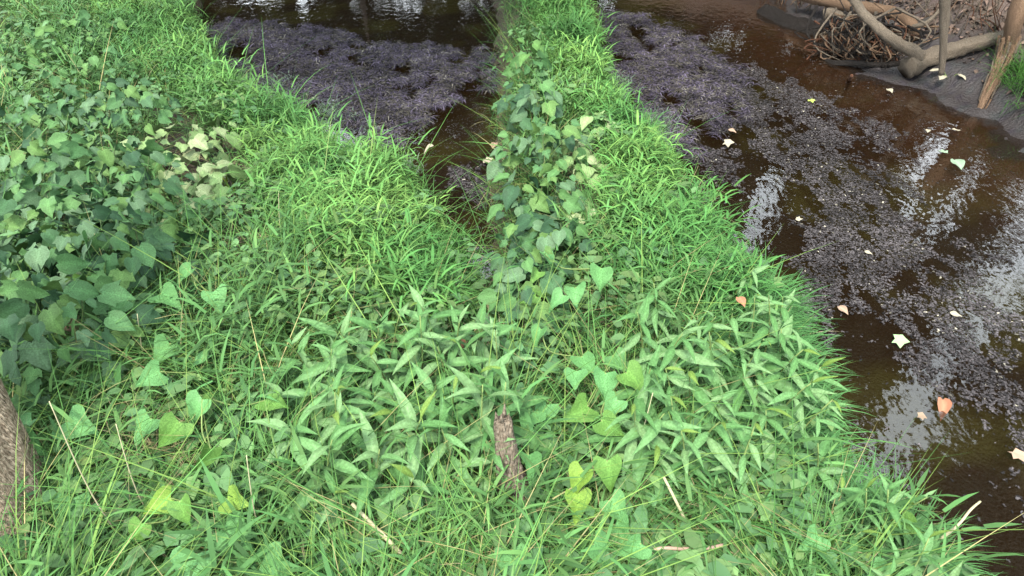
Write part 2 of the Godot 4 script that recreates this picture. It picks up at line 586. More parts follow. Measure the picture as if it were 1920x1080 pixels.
# ---------------------------------------------------------------- grass
func grasses() -> void:
	var gm := paint(Color.WHITE, 0.6, Color(0.24, 0.24, 0.24), 0.22)
	var bright := [PackedVector2Array([Vector2(-4.238, -6.524), Vector2(-3.296, -6.524), Vector2(-1.997, -4.311), Vector2(-1.190, -3.612), Vector2(-0.383, -3.065), Vector2(-0.056, -2.439), Vector2(-0.053, -1.834), Vector2(-0.565, -1.899), Vector2(-0.966, -2.267), Vector2(-1.405, -2.781), Vector2(-1.758, -3.536), Vector2(-2.863, -4.626)]), PackedVector2Array([Vector2(0.131, -6.524), Vector2(0.863, -6.524), Vector2(0.859, -4.027), Vector2(1.074, -3.256), Vector2(1.137, -2.351), Vector2(0.956, -1.899), Vector2(0.488, -1.966), Vector2(0.481, -2.439), Vector2(0.569, -3.392), Vector2(0.333, -4.213)])]
	var wilted := [PackedVector2Array([Vector2(-2.341, -3.463), Vector2(-1.719, -3.612), Vector2(-1.354, -3.065), Vector2(-1.269, -2.530), Vector2(-1.735, -2.530)]), PackedVector2Array([Vector2(0.293, -3.536), Vector2(0.537, -3.690), Vector2(0.537, -2.890), Vector2(0.425, -2.394), Vector2(0.265, -2.627)])]
	var stilt := []
	var tangle := []
	for v in 3:
		var st := begin()
		var r := RandomNumberGenerator.new()
		r.seed = 100 + v
		for k in 26:
			var g := r.randf_range(0.45, 1.0)
			blade(st, Vector3(r.randfn() * 0.04, r.randf_range(0.03, 0.16), r.randfn() * 0.04), r.randf() * TAU, r.randf_range(0.1, 1.0), r.randf_range(0.5, 1.7), r.randf_range(0.05, 0.09), r.randf_range(0.005, 0.0085), 3, Color(g, g, g))
		for k in 5:
			blade(st, Vector3(r.randfn() * 0.03, -0.01, r.randfn() * 0.03), r.randf() * TAU, r.randf_range(1.0, 1.5), 0.6, 0.2, 0.003, 3, Color(0.7, 0.7, 0.6))
		stilt.append(done(st, false))
		st = begin()
		for k in 12:
			var g := r.randf_range(0.35, 1.0)
			blade(st, Vector3(r.randfn() * 0.05, -0.01, r.randfn() * 0.05), r.randf() * TAU, r.randf_range(0.4, 1.4), r.randf_range(0.5, 2.2), r.randf_range(0.10, 0.31), r.randf_range(0.0022, 0.006), 6, Color(g, g, g * r.randf_range(0.7, 1.0)))
		for k in 2:
			blade(st, Vector3(r.randfn() * 0.04, 0.02, r.randfn() * 0.04), r.randf() * TAU, r.randf_range(0.2, 1.0), r.randf_range(0.0, 0.4), r.randf_range(0.25, 0.45), 0.0024, 4, Color(0.95, 0.9, 0.75))
		tangle.append(done(st, false))
	var ts := [[], [], [], [], [], [], []]
	var cs := [PackedColorArray(), PackedColorArray(), PackedColorArray(), PackedColorArray(), PackedColorArray(), PackedColorArray(), PackedColorArray()]
	var clumps := [PackedVector2Array([Vector2(-0.877, -1.604), Vector2(-0.743, -1.778), Vector2(-0.061, -1.748), Vector2(-0.047, -1.028), Vector2(-0.491, -0.976), Vector2(-0.782, -1.285)]), PackedVector2Array([Vector2(0.477, -1.660), Vector2(0.590, -1.841), Vector2(1.096, -1.907), Vector2(1.112, -1.660), Vector2(0.981, -1.307), Vector2(0.795, -1.160), Vector2(0.407, -1.121)])]
	for k in 60000:
		var z := -0.45 - 7.0 * pow(rng.randf(), 1.35)
		var x := rng.randf_range(-1.15, 1.1) * (0.75 - z * 0.75)
		var d := inland(x, z)
		if d < 0.0 + 0.16 * maxf(0.0, fine.get_noise_2d(x * 130.0 + 7.0, z * 130.0)): continue
		var p := Vector2(x, z)
		var patch := noise.get_noise_2d(x * 70.0, z * 70.0)
		var is_bright := inside(p, bright)
		var is_wilted := inside(p, wilted)
		if is_wilted and rng.randf() < 0.95: continue
		if rng.randf() < 0.6 and inside(p, clumps): continue
		if not is_bright and (patch < -0.13 or rng.randf() < 0.35): continue
		var b := Basis.from_euler(Vector3(rng.randf_range(-0.2, 0.2), rng.randf() * TAU, rng.randf_range(-0.2, 0.2)))
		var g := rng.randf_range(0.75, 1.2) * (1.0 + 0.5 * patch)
		var which: int
		var c: Color
		var s := rng.randf_range(0.6, 1.25) * (1.0 + 0.9 * fine.get_noise_2d(x * 190.0, z * 190.0))
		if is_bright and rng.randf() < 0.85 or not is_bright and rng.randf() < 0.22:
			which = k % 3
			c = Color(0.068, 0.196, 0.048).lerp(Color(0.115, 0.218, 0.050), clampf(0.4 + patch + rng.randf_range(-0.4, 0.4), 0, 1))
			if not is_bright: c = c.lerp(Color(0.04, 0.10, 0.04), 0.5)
		else:
			which = 3 + k % 3
			var pick := rng.randf()
			c = Color(0.062, 0.160, 0.044)
			if pick < 0.22: c = Color(0.110, 0.195, 0.052)
			elif pick < 0.55: c = Color(0.036, 0.100, 0.028)
			elif pick < 0.63: c = Color(0.22, 0.21, 0.11)
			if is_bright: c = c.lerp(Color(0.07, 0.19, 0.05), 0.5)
		if d < 0.1: s *= 0.75
		if which >= 3 and x > 0.5 and d < 0.4: s *= 0.62
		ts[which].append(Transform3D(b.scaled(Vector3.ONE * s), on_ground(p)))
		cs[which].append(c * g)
	for v in 3:
		scatter("carpet_grass", stilt[v], gm, ts[v], cs[v], "fresh green short-bladed grass that carpets the bank", null, "grass")
		scatter("tangled_grass", tangle[v], gm, ts[3 + v], cs[3 + v], "thin tangled grass with dry stalks among the broader leaves", null, "grass")
	var wd := begin()
	for k in 10:
		var a := k * 2.4
		var q := Vector3(cos(a), 0, sin(a)) * rng.randf_range(0.01, 0.06) + Vector3(0, rng.randf_range(0.06, 0.17), 0)
		var b := aim(Vector3(cos(a), rng.randf_range(-0.5, 0.3), sin(a) + 0.3), rng.randf_range(0.025, 0.055), rng.randf_range(-0.4, 0.4))
		var g := rng.randf_range(0.55, 1.0)
		wd.set_color(Color(g, g, g))
		for v in [[0, 0, 0], [-0.3, 0.06, 0.3], [0, 0, 0.5], [-0.3, 0.06, 0.3], [-0.22, 0.02, 0.68], [0, 0, 0.5], [-0.22, 0.02, 0.68], [0, -0.08, 1], [0, 0, 0.5], [0, 0, 0], [0, 0, 0.5], [0.3, 0.06, 0.3], [0.3, 0.06, 0.3], [0, 0, 0.5], [0.22, 0.02, 0.68], [0.22, 0.02, 0.68], [0, 0, 0.5], [0, -0.08, 1]]:
			wd.add_vertex(q + b * Vector3(v[0], v[1], v[2]))
		blade(wd, Vector3(0, -0.02, 0), a, 1.25, 0.3, q.length(), 0.003, 2, Color(0.7, 0.75, 0.5))
	var weed := done(wd, false)
	var tw := []
	var cw := PackedColorArray()
	for k in 9000:
		var z := -0.45 - 6.0 * pow(rng.randf(), 1.3)
		var x := rng.randf_range(-1.15, 1.1) * (0.75 - z * 0.75)
		if inland(x, z) < 0.06 or inside(Vector2(x, z), wilted) or inside(Vector2(x, z), clumps): continue
		if noise.get_noise_2d(x * 110.0 + 31.0, z * 110.0) < rng.randf_range(-0.15, 0.3): continue
		tw.append(Transform3D(Basis.from_euler(Vector3(rng.randfn() * 0.2, rng.randf() * TAU, rng.randfn() * 0.2)).scaled(Vector3.ONE * rng.randf_range(0.6, 1.3)), on_ground(Vector2(x, z))))
		cw.append(Color(0.085, 0.185, 0.075).lerp(Color(0.15, 0.23, 0.07), rng.randf() * rng.randf()) * rng.randf_range(0.7, 1.2))
	scatter("small_weeds", weed, gm, tw, cw, "small round-leaved weeds growing all through the grass", null, "weeds")
	# pale dry straw lying in the grass
	var sm := begin()
	for k in 7:
		blade(sm, Vector3(rng.randfn() * 0.05, 0.03, rng.randfn() * 0.05), rng.randf() * TAU, rng.randf_range(0.0, 0.9), rng.randf_range(0.2, 1.4), rng.randf_range(0.12, 0.3), 0.003, 5, Color.WHITE)
	var straw := done(sm, false)
	var t2 := []
	var c2 := PackedColorArray()
	var spots := [PackedVector2Array([Vector2(0.691, -0.832), Vector2(0.863, -0.832), Vector2(0.829, -0.746), Vector2(0.663, -0.746)]), PackedVector2Array([Vector2(0.348, -1.007), Vector2(0.554, -1.007), Vector2(0.553, -0.874), Vector2(0.344, -0.874)]), PackedVector2Array([Vector2(-0.569, -1.007), Vector2(-0.248, -0.955), Vector2(-0.185, -0.769), Vector2(-0.484, -0.769)]), PackedVector2Array([Vector2(-1.329, -1.259), Vector2(-1.119, -1.259), Vector2(-0.961, -0.922), Vector2(-1.190, -0.922)])]
	for k in 9000:
		var p := Vector2(rng.randf_range(-2.5, 1.6), rng.randf_range(-3.2, -0.5))
		if inland(p.x, p.y) < 0.02: continue
		var here := inside(p, spots)
		if not here and rng.randf() > 0.04: continue
		if here and rng.randf() > 0.5: continue
		t2.append(Transform3D(Basis.from_euler(Vector3(0, rng.randf() * TAU, 0)), on_ground(p, 0.02 if not here else 0.07)))
		var g := rng.randf_range(0.6, 1.15)
		c2.append(Color(0.25, 0.215, 0.12) * g)
	scatter("dry_straw", straw, gm, t2, c2, "pale dry straw lying tangled in the green grass", null, "straw")
	# coarse grass with broader blades along the stream's edge
	var em := begin()
	for k in 9:
		var g := rng.randf_range(0.75, 1.0)
		blade(em, Vector3(rng.randfn() * 0.03, -0.02, rng.randfn() * 0.03), rng.randf() * TAU, rng.randf_range(0.9, 1.5), rng.randf_range(0.3, 1.5), rng.randf_range(0.18, 0.36), rng.randf_range(0.007, 0.012), 6, Color(g, g, g))
	var edge := done(em, false)
	var t3 := []
	var c3 := PackedColorArray()
	for k in 9000:
		var p := Vector2(rng.randf_range(0.55, 1.6), rng.randf_range(-2.2, -0.5))
		var d := inland(p.x, p.y)
		if d < -0.03 or d > 0.45 or rng.randf() > 0.5 or fine.get_noise_2d(p.x * 220.0, p.y * 220.0) < -0.08: continue
		t3.append(Transform3D(Basis.from_euler(Vector3(0, rng.randf() * TAU, 0)).scaled(Vector3.ONE * rng.randf_range(0.6, 1.0)), on_ground(p)))
		c3.append(Color(0.055, 0.15, 0.045) * rng.randf_range(0.7, 1.2))
	scatter("edge_grass", edge, gm, t3, c3, "broad-bladed grass leaning over the stream's edge", null, "grass")
	# dull grass rooted in the raft along the shore
	var t5 := []
	var c5 := PackedColorArray()
	for k in 30000:
		var p := Vector2(rng.randf_range(-2.6, 1.5), rng.randf_range(-5.2, -2.6))
		var d := inland(p.x, p.y)
		if d > -0.02 or d < -0.55 or absf(p.x + 0.3) < 0.32 or p.x > 1.2: continue
		if rng.randf() > 0.16 * (1.0 + d / 0.55) or noise.get_noise_2d(p.x * 90.0, p.y * 90.0) < -0.05: continue
		t5.append(Transform3D(Basis.from_euler(Vector3(0, rng.randf() * TAU, 0)).scaled(Vector3.ONE * rng.randf_range(0.5, 0.9)), Vector3(p.x, WATER - 0.03, p.y)))
		c5.append(Color(0.10, 0.145, 0.10) * rng.randf_range(0.6, 1.3))
	scatter("shore_grass", stilt[1], gm, t5, c5, "dull grey-green grass growing through the raft along the shore", null, "grass")
	# far right: a tuft on the far bank
	var t4 := []
	var c4 := PackedColorArray()
	for k in 160:
		var p: Vector2 = Vector2(4.038, -4.502) + Vector2(rng.randfn() * 0.09, rng.randfn() * 0.22)
		t4.append(Transform3D(Basis.from_euler(Vector3(0, rng.randf() * TAU, 0)), on_ground(p)))
		c4.append(Color(0.05, 0.15, 0.03) * rng.randf_range(0.7, 1.2))
	scatter("far_grass", tangle[0], gm, t4, c4, "bright green grass tuft on the far bank's mud", null, "grass")

# ---------------------------------------------------------------- floating debris
func rafts() -> void:
	var chips := []
	for v in 3:
		var st := begin()
		for k in 3:
			var o := Vector3(rng.randf_range(-0.008, 0.008), rng.randf_range(0, 0.004), rng.randf_range(-0.008, 0.008))
			var n := 5
			var rim := PackedVector3Array()
			for i in n:
				var a := TAU * i / n + rng.randf_range(-0.3, 0.3)
				rim.append(o + Vector3(cos(a) * rng.randf_range(0.004, 0.009), rng.randf_range(-0.002, 0.004), sin(a) * rng.randf_range(0.004, 0.009)))
			var g := rng.randf_range(0.5, 1.0)
			st.set_color(Color(g, g, g))
			for i in n:
				st.add_vertex(o + Vector3(0, 0.003, 0))
				st.add_vertex(rim[i])
				st.add_vertex(rim[(i + 1) % n])
		chips.append(done(st, false))
	var bits := begin()
	for k in 7:
		var g := rng.randf_range(0.5, 1.0)
		blade(bits, Vector3(rng.randf_range(-0.03, 0.03), rng.randf_range(0.0, 0.02), rng.randf_range(-0.03, 0.03)), rng.randf() * TAU, rng.randf_range(-0.1, 0.7), rng.randf_range(0.2, 1.2), rng.randf_range(0.03, 0.08), rng.randf_range(0.004, 0.008), 3, Color(g, g, g))
	var litter := done(bits, false)
	var chip_mat := paint(Color(0.82, 0.82, 0.82), 0.7, Color.BLACK, 0.2)
	var bands := [PackedVector2Array([Vector2(2.120, -5.640), Vector2(2.358, -5.260), Vector2(2.595, -4.810), Vector2(2.785, -4.462), Vector2(2.418, -3.608), Vector2(2.364, -3.101), Vector2(2.374, -2.543), Vector2(2.528, -2.212), Vector2(1.902, -1.235), Vector2(1.936, -1.419), Vector2(1.902, -1.654), Vector2(1.823, -1.995), Vector2(1.718, -2.330), Vector2(1.754, -2.882), Vector2(1.847, -3.539), Vector2(1.711, -4.149)]), PackedVector2Array([Vector2(1.714, -3.159), Vector2(1.805, -2.935), Vector2(1.590, -2.212), Vector2(1.366, -1.896), Vector2(1.464, -2.371)])]
	var bands_thin := [PackedVector2Array([Vector2(1.774, -4.509), Vector2(1.871, -3.608), Vector2(1.758, -2.935), Vector2(1.564, -2.212), Vector2(1.668, -2.212), Vector2(1.766, -1.928), Vector2(1.834, -1.572), Vector2(1.878, -1.324), Vector2(1.822, -1.111), Vector2(2.741, -2.543), Vector2(2.497, -2.989), Vector2(2.919, -4.235), Vector2(2.638, -4.917), Vector2(2.135, -5.776)]), PackedVector2Array([Vector2(1.247, -3.983), Vector2(1.571, -4.065), Vector2(1.393, -3.406), Vector2(1.140, -3.342)])]
	var purple := [PackedVector2Array([Vector2(0.913, -7.475), Vector2(1.398, -7.076), Vector2(1.769, -6.374), Vector2(2.059, -5.509), Vector2(1.816, -4.509), Vector2(1.477, -4.149), Vector2(1.490, -4.707), Vector2(1.213, -3.827), Vector2(1.050, -4.149), Vector2(0.910, -5.509)]), PackedVector2Array([Vector2(-3.378, -7.076), Vector2(-2.611, -6.853), Vector2(-1.895, -6.573), Vector2(-1.366, -6.216), Vector2(-0.675, -6.124), Vector2(-0.100, -5.846), Vector2(-0.067, -5.028), Vector2(-0.484, -4.917), Vector2(-0.681, -4.707), Vector2(-0.678, -4.132), Vector2(-0.920, -4.065), Vector2(-1.485, -4.509), Vector2(-2.585, -5.509)])]
	var mud := [PackedVector2Array([Vector2(-0.453, -3.752), Vector2(-0.055, -3.827), Vector2(-0.048, -3.159), Vector2(-0.194, -3.159)]), PackedVector2Array([Vector2(1.285, -3.983), Vector2(1.528, -3.904), Vector2(1.428, -3.472), Vector2(1.242, -3.280)])]
	var ts := [[], [], [], []]
	var cs := [PackedColorArray(), PackedColorArray(), PackedColorArray(), PackedColorArray()]
	for k in 680000:
		var z := -0.6 - 6.6 * pow(rng.randf(), 1.15)
		var x := rng.randf_range(-3.2, 3.4)
		if absf(x) > 0.9 - z * 0.82: continue
		if inland(x, z) > -0.05: continue
		var p := Vector2(x + 0.14 * fine.get_noise_2d(x * 170.0, z * 170.0) + 0.05 * fine.get_noise_2d(x * 700.0, z * 700.0), z + 0.2 * fine.get_noise_2d(x * 170.0 + 55.0, z * 170.0))
		var patch := noise.get_noise_2d(x * 150.0, z * 60.0) + 0.5 * fine.get_noise_2d(x * 420.0, z * 250.0)
		var in_purple := inside(p, purple)
		var chance := 0.015
		if inside(p, bands): chance = smoothstep(-0.42, 0.0, patch)
		elif inside(p, mud): chance = smoothstep(-0.4, 0.0, patch)
		elif in_purple: chance = 0.85 * smoothstep(-0.35, 0.12, patch)
		elif inside(p, bands_thin): chance = 0.8 * smoothstep(0.0, 0.35, patch)
		if rng.randf() > chance: continue
		var g := rng.randf_range(0.12, 1.85) * (1.0 + 0.6 * noise.get_noise_2d(x * 60.0 + 40.0, z * 110.0))
		var tilt := Basis.from_euler(Vector3(rng.randfn() * 0.14, rng.randf() * TAU, rng.randfn() * 0.14))
		if in_purple and rng.randf() < 0.5:
			ts[3].append(Transform3D(tilt.scaled(Vector3.ONE * rng.randf_range(0.4, 1.15)), Vector3(x, WATER + 0.004, z)))
			cs[3].append([Color(0.076, 0.064, 0.094), Color(0.068, 0.058, 0.076), Color(0.066, 0.060, 0.048), Color(0.14, 0.13, 0.11)][mini(int(rng.randf() * 3.25), 3)] * g)
		else:
			var c := Color(0.060, 0.054, 0.056)
			if in_purple: c = Color(0.068, 0.058, 0.080)
			if rng.randf() < 0.015: c = Color(0.26, 0.24, 0.19)
			ts[k % 3].append(Transform3D(tilt.scaled(Vector3.ONE * (0.3 + 0.6 * pow(rng.randf(), 2.0)) * Vector3(1.0, 0.5, 1.0)), Vector3(x, WATER + rng.randf_range(0.001, 0.005), z)))
			cs[k % 3].append(c * g)
	for v in 3:
		scatter("floating_debris", chips[v], chip_mat, ts[v], cs[v], "grey scum of plant fragments drifting on the brown water", null, "debris")
	scatter("matted_stalks", litter, chip_mat, ts[3], cs[3], "purplish grey mat of dead stalks on the inlet's water", null, "debris")
	print("chips ", ts[0].size() * 3, " stalks ", ts[3].size())

# ---------------------------------------------------------------- the far bank's wood
func wood(called: String, label: String, category: String, pts: Array, r0: float, r1: float, m: Material, sides := 12, rough := 0.15, group := "") -> Node3D:
	var base: Vector3 = pts[0]
	var local := []
	for p in pts: local.append(p - base)
	var st := begin()
	var c := curve(local, 6)
	tube(st, c, taper(c.size(), r0, r1), sides, Color.WHITE, rough, 0.2)
	var o := part(called, done(st), m)
	o.position = base
	tag(o, label, category, group)
	return o

func far_side() -> void:
	var grey := paint(Color(0.46, 0.42, 0.37), 0.85)
	grey.uv1_triplanar = true
	grey.uv1_scale = Vector3(3, 9, 9)
	grey.albedo_texture = bark_mat.albedo_texture
	grey.heightmap_enabled = true
	grey.heightmap_texture = bark_mat.heightmap_texture
	grey.heightmap_scale = 3.0
	var dark: StandardMaterial3D = grey.duplicate()
	dark.albedo_color = Color(0.04, 0.036, 0.036).linear_to_srgb()
	dark.roughness = 0.5
	var tan_: StandardMaterial3D = grey.duplicate()
	tan_.albedo_color = Color(0.42, 0.30, 0.22).linear_to_srgb()
	var red: StandardMaterial3D = grey.duplicate()
	red.albedo_color = Color(0.26, 0.13, 0.085).linear_to_srgb()
	wood("driftwood_log", "thick grey driftwood log lying along the far bank above the mud", "log", [Vector3(3.375, -0.244, -5.235), Vector3(3.535, -0.200, -5.302), Vector3(3.645, -0.136, -5.286), Vector3(3.836, -0.052, -5.234), Vector3(4.046, 0.036, -5.201)], 0.085, 0.05, grey, 18, 0.35)
	wood("fallen_branch", "long curved grey branch sweeping down to the driftwood log", "branch", [Vector3(2.945, 0.204, -5.812), Vector3(2.892, 0.192, -5.503), Vector3(2.980, 0.100, -5.351), Vector3(3.104, 0.016, -5.224), Vector3(3.303, -0.084, -5.251), Vector3(3.441, -0.148, -5.232)], 0.03, 0.05, grey, 14, 0.3)
	wood("exposed_root", "thick brown root arching over the tangle of thin roots", "root", [Vector3(3.111, -0.152, -7.154), Vector3(3.257, -0.112, -6.686), Vector3(3.430, -0.056, -6.232), Vector3(3.566, -0.032, -5.982), Vector3(3.603, -0.080, -5.768), Vector3(3.638, -0.168, -5.708)], 0.06, 0.055, tan_, 12, 0.2)
	wood("thin_branch", "thin grey branch curving up from the brown root to the hanging stem", "branch", [Vector3(3.546, -0.040, -5.668), Vector3(3.598, 0.008, -5.599), Vector3(3.681, 0.056, -5.647), Vector3(3.758, 0.108, -5.713)], 0.02, 0.013, grey, 8, 0.1)
	wood("root_stub", "short pale broken root stub beside the grey branch", "root", [Vector3(3.183, -0.212, -6.621), Vector3(3.258, -0.184, -6.560), Vector3(3.341, -0.196, -6.375)], 0.055, 0.04, grey, 10, 0.2)
	wood("waterlogged_log", "dark waterlogged log half sunk at the far shore", "log", [Vector3(2.826, -0.400, -7.214), Vector3(2.915, -0.380, -6.811), Vector3(3.023, -0.368, -6.650), Vector3(3.110, -0.380, -6.502)], 0.12, 0.09, dark, 14, 0.2)
	wood("low_root", "dark wet root lying along the waterline under the root tangle", "root", [Vector3(2.917, -0.380, -5.832), Vector3(2.935, -0.360, -5.667), Vector3(3.064, -0.320, -5.543), Vector3(3.260, -0.304, -5.461), Vector3(3.468, -0.268, -5.414)], 0.032, 0.02, dark, 10, 0.25)
	wood("hanging_stem", "straight pale dead stem standing in front of the driftwood log", "stem", [Vector3(3.492, -0.200, -4.964), Vector3(3.395, 0.055, -4.964), Vector3(3.296, 0.294, -4.964), Vector3(3.187, 0.554, -4.964)], 0.02, 0.045, grey, 10, 0.08)
	wood("red_snag", "small rust-red snag poking out of the water under the roots", "snag", [Vector3(3.020, -0.440, -5.439), Vector3(2.901, -0.332, -5.212), Vector3(2.771, -0.212, -4.972)], 0.02, 0.012, red, 8, 0.2)
	# the shredded trunk: a bundle of bark fibres over a core
	var a: Vector3 = Vector3(3.658, -0.332, -4.593)
	var b: Vector3 = Vector3(3.942, -0.036, -4.986)
	var c: Vector3 = Vector3(3.857, 0.292, -4.970)
	var snag := thing("rotten_trunk", "rotting brown trunk shredded into long fibres at the far bank", "tree trunk", a)
	var st := begin()
	var core := curve([Vector3(0, -0.02, 0), (b - a) * 0.55, b - a, c - a, (c - a) * 1.6], 6)
	tube(st, core, taper(core.size(), 0.02, 0.075), 12, Color.WHITE, 0.2, 0.3)
	part("core", done(st), tan_, snag)
	for k in 34:
		var s := begin()
		var ang := rng.randf() * TAU
		var off := Vector3(cos(ang), 0.3 * sin(ang), sin(ang))
		var t0 := rng.randf_range(0.0, 0.35)
		var line := PackedVector3Array()
		for i in 7:
			var t := t0 + (rng.randf_range(0.55, 0.62) - t0) * i / 6.0
			var q: Vector3 = core[int(t * (core.size() - 1))].lerp(core[mini(int(t * (core.size() - 1)) + 1, core.size() - 1)], fmod(t * (core.size() - 1), 1.0))
			line.append(q + off * lerpf(0.03, 0.075, t) * rng.randf_range(0.9, 1.15))
		tube(s, line, taper(7, 0.006, 0.013), 5)
		part("fibre", done(s), tan_ if k % 3 else grey, snag)
	# the tangle of thin roots
	var tangle := thing("root_tangle", "tangle of thin dark and rusty roots hanging over the water", "roots", Vector3(3.306, -0.340, -5.860))
	var mats := [dark, grey, red, tan_, dark]
	for k in 170:
		var p0: Vector3 = Vector3.ZERO
		var s := begin()
		var u := rng.randf()
		p0 = (Vector3(3.024, -0.172, -6.179)).lerp(Vector3(3.440, -0.112, -5.752), u) + Vector3(rng.randfn() * 0.08, rng.randfn() * 0.1, rng.randfn() * 0.08)
		var p2: Vector3 = (Vector3(2.944, -0.396, -5.849)).lerp(Vector3(3.463, -0.312, -5.482), clampf(u + rng.randfn() * 0.15, 0, 1)) + Vector3(0, rng.randf_range(0.0, 0.1), rng.randfn() * 0.06)
		var p1 := p0.lerp(p2, 0.5) + Vector3(rng.randfn() * 0.2, rng.randfn() * 0.1, 0.06 + rng.randfn() * 0.1)
		var pts := curve([p0 - tangle.position, p1 - tangle.position, p2 - tangle.position], 4)
		tube(s, pts, taper(pts.size(), rng.randf_range(0.004, 0.015), 0.003), 5)
		part("root", done(s), mats[k % 5], tangle)
	var dead := leaf_mesh("ovate", 1.0, 0.55, 0.5, 0.5, 95)
	var lt := []
	var lc := PackedColorArray()
	for k in 11000:
		var x := rng.randf_range(1.2, 5.2)
		var z := rng.randf_range(-8.6, -3.3)
		var y := ground_y(x, z)
		if y < -0.26 + 0.3 * rng.randf() or inland(x, z) > -0.5: continue
		lt.append(Transform3D(aim(Vector3(rng.randfn(), rng.randfn() * 0.3, rng.randfn()), rng.randf_range(0.03, 0.08), rng.randfn() * 0.5), Vector3(x, y + 0.012, z)))
		lc.append(Color(0.15, 0.105, 0.085).lerp(Color(0.08, 0.055, 0.04), rng.randf()) * rng.randf_range(0.6, 1.4))
	scatter("leaf_litter", dead, paint(Color.WHITE, 0.8), lt, lc, "brown dead leaves littering the far bank's slope", null, "leaves")
	# bare twigs on the slope above
	var tw := thing("brushwood", "thin bare twigs and dead stalks on the far slope above the roots", "brushwood", Vector3(3.903, -0.020, -5.752))
	for k in 230:
		var s := begin()
		var q: Vector3 = (Vector3(3.073, -0.368, -7.942)).lerp(Vector3(4.169, 0.080, -5.418), rng.randf())
		q.z += rng.randfn() * 0.3
		q.y = ground_y(q.x, q.z) - 0.02
		var top := q + Vector3(rng.randfn() * 0.16, rng.randf_range(0.1, 0.45), rng.randfn() * 0.12)
		var pts := curve([q - tw.position, q.lerp(top, 0.5) + Vector3(rng.randfn() * 0.03, 0.03, 0) - tw.position, top - tw.position], 3)
		tube(s, pts, taper(pts.size(), rng.randf_range(0.003, 0.007), 0.002), 4)
		part("twig", done(s), [grey, tan_, grey, red][k % 4], tw)

# ---------------------------------------------------------------- lance-leaved plants
var lance_meshes := []
var lance_mats := []
var stem_mesh: ArrayMesh
var stem_mat: StandardMaterial3D

func stem_at(t: float) -> Vector3:
	return Vector3(0.16 * t * t, t, 0.05 * sin(t * 3.0))

func lance_plant(label: String, p: Vector2, tall: float, n: int, size: float, group: String, pull := Vector3.ZERO) -> Node3D:
	var o := thing("lance_leaf_plant", label, "plant", on_ground(p), group)
	o.rotation.y = rng.randf() * TAU
	var st := part("stem", stem_mesh, stem_mat, o)
	st.scale = Vector3.ONE * tall
	var a := rng.randf() * TAU
	for k in n:
		var t := 0.3 + 0.7 * float(k) / (n - 1)
		a += 2.4 + rng.randfn() * 0.3
		var e := lerpf(0.05, 1.15, pow(t, 4.0)) + rng.randfn() * 0.2
		var d := Vector3(cos(a) * cos(e), sin(e), sin(a) * cos(e)) + o.basis.inverse() * pull
		var s := size * lerpf(1.0, 0.55, smoothstep(0.75, 1.0, t)) * rng.randf_range(0.75, 1.1)
		var young := 3 if k == n - 1 and rng.randf() < 0.3 else rng.randi() % 3
		var l := part("leaf", lance_meshes[rng.randi() % 5], lance_mats[young], o)
		l.transform = Transform3D(aim(d, s, rng.randfn() * 0.35), stem_at(t) * tall)
	return o

